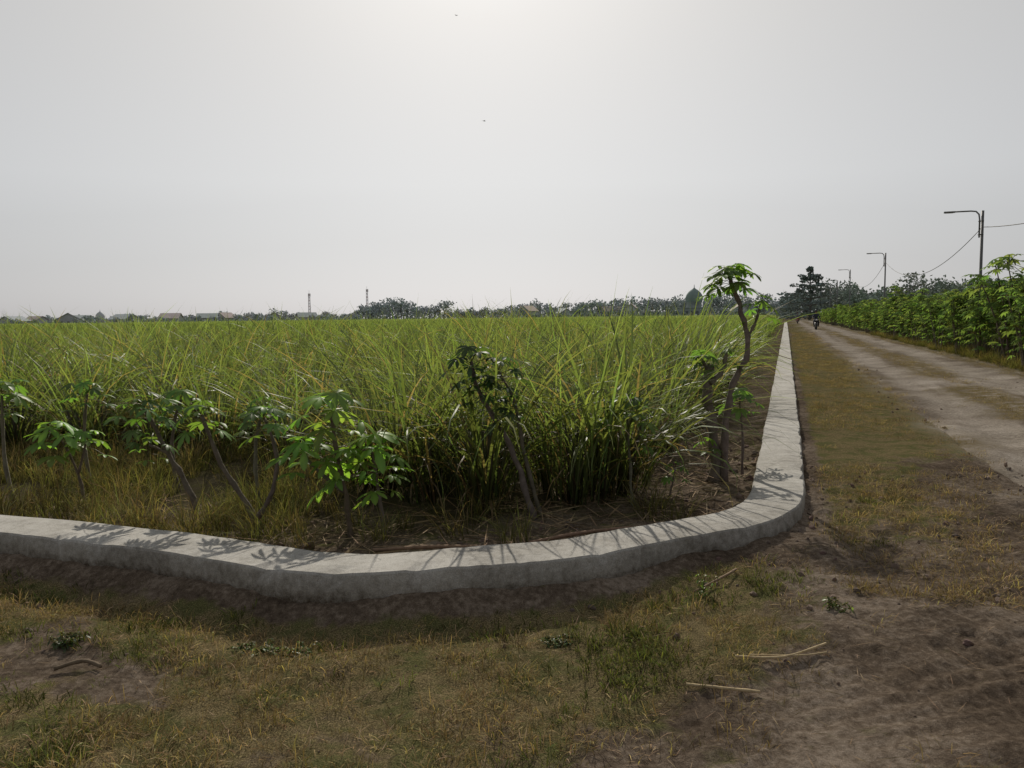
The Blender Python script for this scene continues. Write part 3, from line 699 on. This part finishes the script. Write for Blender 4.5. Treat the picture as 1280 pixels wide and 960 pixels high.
# ------------------------------------------------------------------ buildings
def house(x,y,w,d,h,rh,wall,roof,rz=0):
    e=empty('house',(x,y,0),rz)
    mb=MB(); mb.box((0,0,h/2),(w,d,h),wall); mb.add([(-w/2,-d/2,h),(w/2,-d/2,h),(0,-d/2,h+rh),(-w/2,d/2,h),(w/2,d/2,h),(0,d/2,h+rh)],[(0,1,2),(5,4,3)],wall) if w<d else mb.add([(-w/2,-d/2,h),(-w/2,d/2,h),(-w/2,0,h+rh),(w/2,-d/2,h),(w/2,d/2,h),(w/2,0,h+rh)],[(2,1,0),(3,4,5)],wall)
    mb.obj('walls',[M_HAZY],smooth=False,parent=e)
    mb=MB(); o=.5; t=.15
    if w>=d:
        s_=rh/(d/2); 
        for sg in (-1,1):
            mb.add([(-w/2-o,sg*(d/2+o),h-s_*o+.05),(w/2+o,sg*(d/2+o),h-s_*o+.05),(w/2+o,0,h+rh+.05),(-w/2-o,0,h+rh+.05),(-w/2-o,sg*(d/2+o),h-s_*o+.05+t),(w/2+o,sg*(d/2+o),h-s_*o+.05+t),(w/2+o,0,h+rh+.05+t),(-w/2-o,0,h+rh+.05+t)],[(0,1,2,3),(4,5,6,7),(0,1,5,4),(1,2,6,5),(3,0,4,7)],roof)
    else:
        s_=rh/(w/2)
        for sg in (-1,1):
            mb.add([(sg*(w/2+o),-d/2-o,h-s_*o+.05),(sg*(w/2+o),d/2+o,h-s_*o+.05),(0,d/2+o,h+rh+.05),(0,-d/2-o,h+rh+.05),(sg*(w/2+o),-d/2-o,h-s_*o+.05+t),(sg*(w/2+o),d/2+o,h-s_*o+.05+t),(0,d/2+o,h+rh+.05+t),(0,-d/2-o,h+rh+.05+t)],[(0,1,2,3),(4,5,6,7),(0,1,5,4),(1,2,6,5),(3,0,4,7)],roof)
    mb.obj('roof',[M_HAZY],smooth=False,parent=e)
    mb=MB()
    for k in (-.3,.3): mb.box((k*w,-d/2-.03,h*.55),(w*.14,.06,h*.35),(.12,.13,.14))
    mb.obj('windows',[M_HAZY],smooth=False,parent=e)
    mb=MB(); mb.box((0,-d/2-.03,h*.36),(w*.1,.06,h*.7),(.14,.12,.11)); mb.obj('door',[M_HAZY],smooth=False,parent=e)
RR=(.35,.31,.30); RG=(.31,.34,.36); WW=(.44,.45,.46)  # roof and wall tints washed out, haze painted into them
for u,D,w,d,h,rh,rc in [(88,345,9,11,3.2,2.6,RG),(103,348,9,8,2.8,2.0,RG),(158,380,11,8,3.2,2.2,RG),(216,400,9,9,3.4,2.4,RR),(262,430,10,8,3.6,2.2,RG),(284,440,7,9,3.6,2.6,RR),(345,450,8,9,3.8,2.4,RR),(385,450,10,8,3.4,2.4,RG),(20,400,9,11,3,2.2,RG),(48,410,10,8,3,2.2,RR),
   (661,400,6,10,5,2.3,(.40,.33,.30)),(645,425,9,8,3.4,2.2,RR),(705,430,8,9,3.6,2.4,RG),(764,360,9,8,3.6,2.4,(.40,.34,.32)),(790,355,4,6,5.4,1.6,RR),(925,330,7,9,3.6,2.4,RR),(585,440,7,9,3.4,2.2,RR)]:
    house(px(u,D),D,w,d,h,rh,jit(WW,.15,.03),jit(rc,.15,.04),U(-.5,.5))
def mosque(x,y,R,zt,wall,dome,prof_h):
    e=empty('domed_mosque',(x,y,0))
    zb=zt-prof_h
    mb=MB(); hb=zb-R*.7; mb.box((0,0,hb/2),(R*3.4,R*3.4,hb),wall); mb.box((0,0,hb+.15),(R*3.6,R*3.6,.3),wall); mb.obj('prayer_hall',[M_HAZY],smooth=False,parent=e)
    mb=MB(); mb.lathe([(R*.95,hb+.3),(R*.95,zb),(R*1.05,zb+.05),(R*1.05,zb+.25)],(0,0,0),wall,24); mb.obj('drum',[M_HAZY],parent=e)
    mb=MB(); pr=[(R,.2),(R*1.1,.18*prof_h),(R*1.1,.3*prof_h),(R*.98,.47*prof_h),(R*.75,.62*prof_h),(R*.45,.74*prof_h),(R*.18,.82*prof_h),(R*.05,.88*prof_h),(.12,prof_h),(.01,prof_h*1.08)]
    mb.lathe([(a,b+zb) for a,b in pr],(0,0,0),dome,28); mb.obj('dome',[M_HAZY],parent=e)
    mb=MB()
    for k in (-1,-.5,0,.5,1): mb.box((k*R*1.3,-R*1.7-.04,hb*.5),(R*.35,.08,hb*.5),(.12,.13,.14))
    mb.obj('arched_windows',[M_HAZY],smooth=False,parent=e)
    mb=MB()
    for sx in (-1,1):
        for sy in (-1,1): mb.lathe([(R*.16,0),(R*.16,hb+R*.5),(R*.22,hb+R*.55),(R*.22,hb+R*.75),(R*.13,hb+R*.95),(.01,hb+R*1.15)],(sx*R*1.7,sy*R*1.7,0),wall,10)
    mb.obj('corner_turrets',[M_HAZY],parent=e)
mosque(px(868,340),340,3.3,14.2,(.28,.315,.31),(.20,.255,.235),7.2)  # wall and dome colours include painted distance haze
mosque(px(128,470),470,2.3,9.0,(.45,.46,.47),(.46,.48,.49),5.2)
def tower(u,D,h,w=1.6):
    mb=MB(); x=px(u,D)
    n=10
    for sx in (-1,1):
        for sy in (-1,1): mb.tube([(x+sx*w/2,D+sy*w/2,0),(x+sx*w*.3,D+sy*w*.3,h)],.10,(.4,.4,.42),4)
    for k in range(n):
        z0=h*k/n; z1=h*(k+1)/n; a=w/2*(1-.4*k/n); b=w/2*(1-.4*(k+1)/n); c=(.45,.32,.31) if k%2 else (.5,.5,.52)
        for s1 in (-1,1):
            mb.tube([(x-a,D+s1*a,z0),(x+b,D+s1*b,z1)],.06,c,4); mb.tube([(x+a,D+s1*a,z0),(x-b,D+s1*b,z1)],.06,c,4)
            mb.tube([(x+s1*a,D-a,z0),(x+s1*a*.9,D+b,z1)],.06,c,4)
    for a in (0,2.1,4.2): mb.box((x+.8*math.cos(a),D+.8*math.sin(a),h-1.2),(.4,.4,2.2),(.5,.5,.5))
    mb.tube([(x,D,h),(x,D,h+2.2)],.08,(.4,.4,.4),4)
    mb.obj('telecom_tower',[M_HAZY],smooth=False)
tower(389,600,21.5); tower(461,620,25)

# ------------------------------------------------------------------ motorcycles and riders
def torus(mb,c,R,r,col,mi=0,a=20,b=8):
    vs=[];fs=[]
    for i in range(a):
        for j in range(b):
            t=2*math.pi*i/a;p_=2*math.pi*j/b; q=R+r*math.cos(p_); vs.append((c[0]+q*math.cos(t),c[1]+r*math.sin(p_),c[2]+q*math.sin(t)))
            fs.append((i*b+j,((i+1)%a)*b+j,((i+1)%a)*b+(j+1)%b,i*b+(j+1)%b))
    mb.add(vs,fs,col,mi)
def skin_mesh(name,J,E,mats,assign,parent,root=0,sub=2):
    me=bpy.data.meshes.new(name+'_rig'); me.from_pydata([j[0] for j in J],E,[]); o=bpy.data.objects.new(name+'_rig',me); COL.objects.link(o)
    md=o.modifiers.new('s','SKIN'); 
    for i,j in enumerate(J):
        me.skin_vertices[0].data[i].radius=(j[1],j[1]); me.skin_vertices[0].data[i].use_root=(i==root)
    ms=o.modifiers.new('d','SUBSURF'); ms.levels=sub; ms.render_levels=sub
    dg=bpy.context.evaluated_depsgraph_get(); m2=bpy.data.meshes.new_from_object(o.evaluated_get(dg))
    bpy.data.objects.remove(o); m2.name=name
    m2.materials.clear()
    for m in mats: m2.materials.append(m)
    a=m2.color_attributes.new('Col','FLOAT_COLOR','POINT')
    cols=[]
    for v_ in m2.vertices: cols+= [*assign(v_.co)[0],1]
    a.data.foreach_set('color',cols)
    for p_ in m2.polygons: p_.material_index=assign(p_.center)[1]; p_.use_smooth=True
    ob=bpy.data.objects.new(name,m2); COL.objects.link(ob); ob.parent=parent; return ob
def bike(x,y,paint,shirt,helmet):
    z=float(H(np.array(x),np.array(y)))+.015; rz=math.atan2(-DIR[1],-DIR[0])+.05
    e=empty('motorcycle',(x,y,z),rz)
    mb=MB(); torus(mb,(.62,0,.28),.245,.045,(.02,.02,.02)); torus(mb,(-.62,0,.28),.245,.05,(.02,.02,.02))
    for cx in (.62,-.62):
        mb.lathe([(.0,-.04),(.04,-.04),(.04,.04),(0,.04)],(cx,0,.28),(.3,.3,.3),8)
        for k in range(6):
            a=k*1.047; mb.tube([(cx,0,.28),(cx+.22*math.cos(a),0,.28+.22*math.sin(a))],.01,(.3,.3,.3),4)
    mb.obj('wheels',[M_METAL],parent=e)
    mb=MB()
    for s_ in (-.09,.09): mb.tube([(.62,s_,.28),(.45,s_,.72),(.40,s_*.7,.86)],.022,(.3,.3,.3),6); mb.tube([(-.62,s_*1.2,.28),(-.35,s_*1.2,.62)],.025,(.25,.25,.25),6)
    mb.tube([(.36,-.34,1.0),(.40,-.16,.98),(.40,0,.92),(.40,.16,.98),(.36,.34,1.0)],.015,(.04,.04,.04),6)
    for s_ in (-1,1): mb.tube([(.40,s_*.2,.98),(.42,s_*.28,1.14)],.008,(.04,.04,.04),4); mb.lathe([(0,0),(.05,0),(.055,.07),(0,.09)],(.42,s_*.29,1.13),(.05,.05,.05),8)
    mb.tube([(-.7,-.14,.34),(-.1,-.14,.28)],[.05,.03],(.3,.3,.3),8); mb.obj('fork_and_handlebar',[M_METAL],parent=e)
    mb=MB(); mb.tube([(.44,0,.62),(.42,0,.78),(.38,0,.92),(.34,0,.98)],[.10,.14,.13,.05],paint,12); mb.tube([(.40,0,.6),(.2,0,.42),(-.15,0,.42),(-.4,0,.6),(-.75,0,.78)],[.12,.11,.13,.13,.05],paint,10)
    mb.tube([(.9,0,.45),(.75,0,.58),(.58,0,.58),(.42,0,.46)],[.02,.05,.055,.03],paint,8)
    for s_ in (-1,1): mb.tube([(.47,s_*.15,.86),(.40,s_*.22,.62),(.22,s_*.2,.36)],[.03,.06,.03],paint,8)
    mb.obj('body_panels',[M_GLOSS],parent=e)
    mb=MB(); mb.tube([(.12,0,.72),(-.2,0,.76),(-.65,0,.80)],[.09,.13,.09],(.02,.02,.02),10); mb.obj('seat',[M_CLOTH],parent=e)
    mb=MB(); mb.box((-.05,0,.34),(.3,.2,.2),(.12,.12,.12)); mb.obj('engine',[M_METAL],parent=e)
    mb=MB(); mb.lathe([(.0,.0),(.085,.0),(.085,.03),(0,.05)],(0,0,0),(.7,.7,.68),14); o=mb.obj('headlight',[M_GLOSS],parent=e); o.location=(.50,0,.86); o.rotation_euler=(0,math.pi/2,0)
    r=empty('motorcycle_rider',(x,y,z),rz)
    J=[((-.25,0,.86),.15),((-.23,0,1.0),.14),((-.16,0,1.2),.16),((-.11,0,1.36),.13),((-.08,0,1.45),.055),((-.06,0,1.52),.055)]; E=[(0,1),(1,2),(2,3),(3,4),(4,5)]
    for s_ in (-1,1):
        b=len(J); J+=[((-.10,s_*.19,1.36),.065),((.04,s_*.30,1.15),.05),((.27,s_*.29,1.03),.036),((.33,s_*.285,1.02),.035)]; E+=[(3,b),(b,b+1),(b+1,b+2),(b+2,b+3)]
        b=len(J); J+=[((-.18,s_*.11,.84),.10),((.20,s_*.20,.76),.07),((.10,s_*.19,.40),.05),((.08,s_*.19,.31),.04),((.24,s_*.21,.28),.035)]; E+=[(0,b),(b,b+1),(b+1,b+2),(b+2,b+3),(b+3,b+4)]
    def asg(c):
        if c.z>1.43 and abs(c.y)<.1: return (.22,.13,.09),1
        if c.x>.26 and c.z>.95: return (.22,.13,.09),1
        if c.z<.33: return (.03,.025,.02),0
        if c.z>.93: return shirt,0
        return (.03,.035,.05),0
    skin_mesh('body',J,E,[M_CLOTH,M_SKIN],asg,r)
    for s_ in (-1,1):
        FJ=[((.33,s_*.285,1.02),.03)];FE=[]
        for k in range(4):
            yy=s_*(.255+.022*k); b=len(FJ); L=[.03,.035,.033,.026][k]
            FJ+=[((.36,yy,1.035),.009),((.36+L,yy,1.02),.0085),((.35+L,yy,.985),.008),((.345,yy,.975),.007)]; FE+=[(0,b),(b,b+1),(b+1,b+2),(b+2,b+3)]
        b=len(FJ); FJ+=[((.335,s_*.25,1.0),.010),((.35,s_*.235,.975),.009)]; FE+=[(0,b),(b,b+1)]
        skin_mesh('hand',FJ,FE,[M_SKIN],lambda c:((.22,.13,.09),0),r,0,1)
    mb=MB(); c=(-.03,0,1.62)
    mb.lathe([(.045,-.13),(.065,-.09),(.078,-.03),(.083,.03),(.075,.08),(.04,.115),(.005,.125)],c,(.22,.13,.09),16)
    mb.tube([(c[0]+.075,0,c[2]+.02),(c[0]+.105,0,c[2]-.025)],[.01,.016],(.22,.13,.09),6); mb.obj('head',[M_SKIN],parent=r)
    mb=MB()
    for s_ in (-1,1): mb.box((c[0]+.076,s_*.03,c[2]+.01),(.012,.024,.012),(.02,.015,.012))
    mb.box((c[0]+.073,0,c[2]-.06),(.012,.05,.01),(.12,.05,.045)); mb.obj('eyes_and_mouth',[M_SKIN],parent=r)
    mb=MB(); mb.lathe([(.115,-.02),(.125,.03),(.12,.08),(.09,.13),(.045,.155),(.005,.16)],(c[0]-.012,0,c[2]+.01),helmet,18); mb.tube([(c[0]+.09,-.05,c[2]+.045),(c[0]+.15,0,c[2]+.035),(c[0]+.09,.05,c[2]+.045)],.012,helmet,6)
    mb.obj('helmet',[M_GLOSS],parent=r)
x,y=road_xy(77,2.3); bike(x,y,(.03,.03,.035),(.04,.045,.07),(.03,.03,.035))
x,y=road_xy(128,1.35); bike(x,y,(.2,.04,.03),(.12,.14,.2),(.05,.05,.06))

# ------------------------------------------------------------------ birds
def bird(x,y,z,span,rz):
    mb=MB(); s=span
    mb.tube([(-.30*s,0,0),(-.12*s,0,.0),(.05*s,0,0),(.17*s,0,.01*s),(.22*s,0,.0)],[.008*s,.05*s,.06*s,.035*s,.008*s],(.03,.03,.03),8)
    for g in (-1,1):
        mb.add([(.08*s,g*.03*s,.02*s),(-.07*s,g*.03*s,.02*s),(-.04*s,g*.26*s,.08*s),(.10*s,g*.24*s,.085*s),(-.08*s,g*.5*s,.02*s)],[(0,1,2,3),(3,2,4)],(.03,.03,.03))
    mb.add([(-.22*s,0,0),(-.42*s,.07*s,0),(-.38*s,0,0),(-.42*s,-.07*s,0)],[(0,1,2),(0,2,3)],(.03,.03,.03))
    o=mb.obj('flying_bird',[M_CLOTH],loc=(x,y,z)); o.rotation_euler=(.1,.1,rz)
bird(px(610,35),35,1.6+.24*35,.26,.3); bird(px(578,40),40,1.6+.365*40,.22,2.2)

# ------------------------------------------------------------------ world, sun, camera
EL=math.radians(35); AZ=math.radians(-2)
SD=Vector((math.sin(AZ)*math.cos(EL),math.cos(AZ)*math.cos(EL),math.sin(EL)))
w=bpy.data.worlds.new('World'); scene.world=w; w.use_nodes=True; n=NT(w); n.n.clear()
out=n.new('ShaderNodeOutputWorld'); sky=n.new('ShaderNodeTexSky'); sky.sky_type='NISHITA'; sky.sun_disc=False
sky.sun_elevation=EL; sky.sun_rotation=AZ; sky.dust_density=1; sky.air_density=1.; sky.ozone_density=1
tc=n.new('ShaderNodeTexCoord').outputs['Generated']; sz=n.new('ShaderNodeSeparateXYZ'); n.l.new(tc,sz.inputs[0])
b1=n.new('ShaderNodeBackground'); b1.inputs[1].default_value=.05
hsv=n.new('ShaderNodeHueSaturation'); hsv.inputs['Saturation'].default_value=.22; n.l.new(sky.outputs[0],hsv.inputs['Color'])
skc=n.mix(1,hsv.outputs[0],n.ramp(sz.outputs[2],[(0,(.53,.535,.575)),(.05,(.62,.62,.65)),(.16,(.84,.835,.84)),(.34,(.92,.89,.855)),(.6,(.95,.95,.95))]),'MULTIPLY')
n.l.new(skc,b1.inputs[0])
dt=n.new('ShaderNodeVectorMath',operation='DOT_PRODUCT'); n.l.new(tc,dt.inputs[0]); dt.inputs[1].default_value=SD
ma=n.new('ShaderNodeMath',operation='MULTIPLY_ADD'); n.l.new(dt.outputs['Value'],ma.inputs[0]); ma.inputs[1].default_value=.5; ma.inputs[2].default_value=.5
# haze scatters forward: pale toward the sun, dimmer away from it
rc=n.ramp(ma.outputs[0],[(0,(.18,.185,.195)),(.5,(.19,.195,.205)),(.78,(.22,.221,.225)),(.97,(.275,.272,.262)),(1,(.3,.3,.29))])
b2=n.new('ShaderNodeBackground'); n.l.new(rc,b2.inputs[0]); b2.inputs[1].default_value=1
ad=n.new('ShaderNodeAddShader'); n.l.new(b1.outputs[0],ad.inputs[0]); n.l.new(b2.outputs[0],ad.inputs[1]); n.l.new(ad.outputs[0],out.inputs[0])
sl=bpy.data.lights.new('sun','SUN'); sl.energy=4.6; sl.angle=math.radians(.6); sl.color=(1,.93,.81)
so=bpy.data.objects.new('sun',sl); COL.objects.link(so); so.rotation_euler=(-SD).to_track_quat('-Z','Y').to_euler()
cam=bpy.data.cameras.new('camera'); co=bpy.data.objects.new('camera',cam); COL.objects.link(co)
cam.sensor_width=36; cam.lens=28.1; cam.clip_end=6000; cam.clip_start=.05
R=Matrix.Rotation(math.radians(90-4.74),4,'X')@Matrix.Rotation(math.radians(-.7),4,'Z')
co.matrix_world=Matrix.Translation((0,0,1.6))@R
scene.camera=co
scene.view_settings.view_transform='Standard'; scene.view_settings.look='None'; scene.view_settings.exposure=0
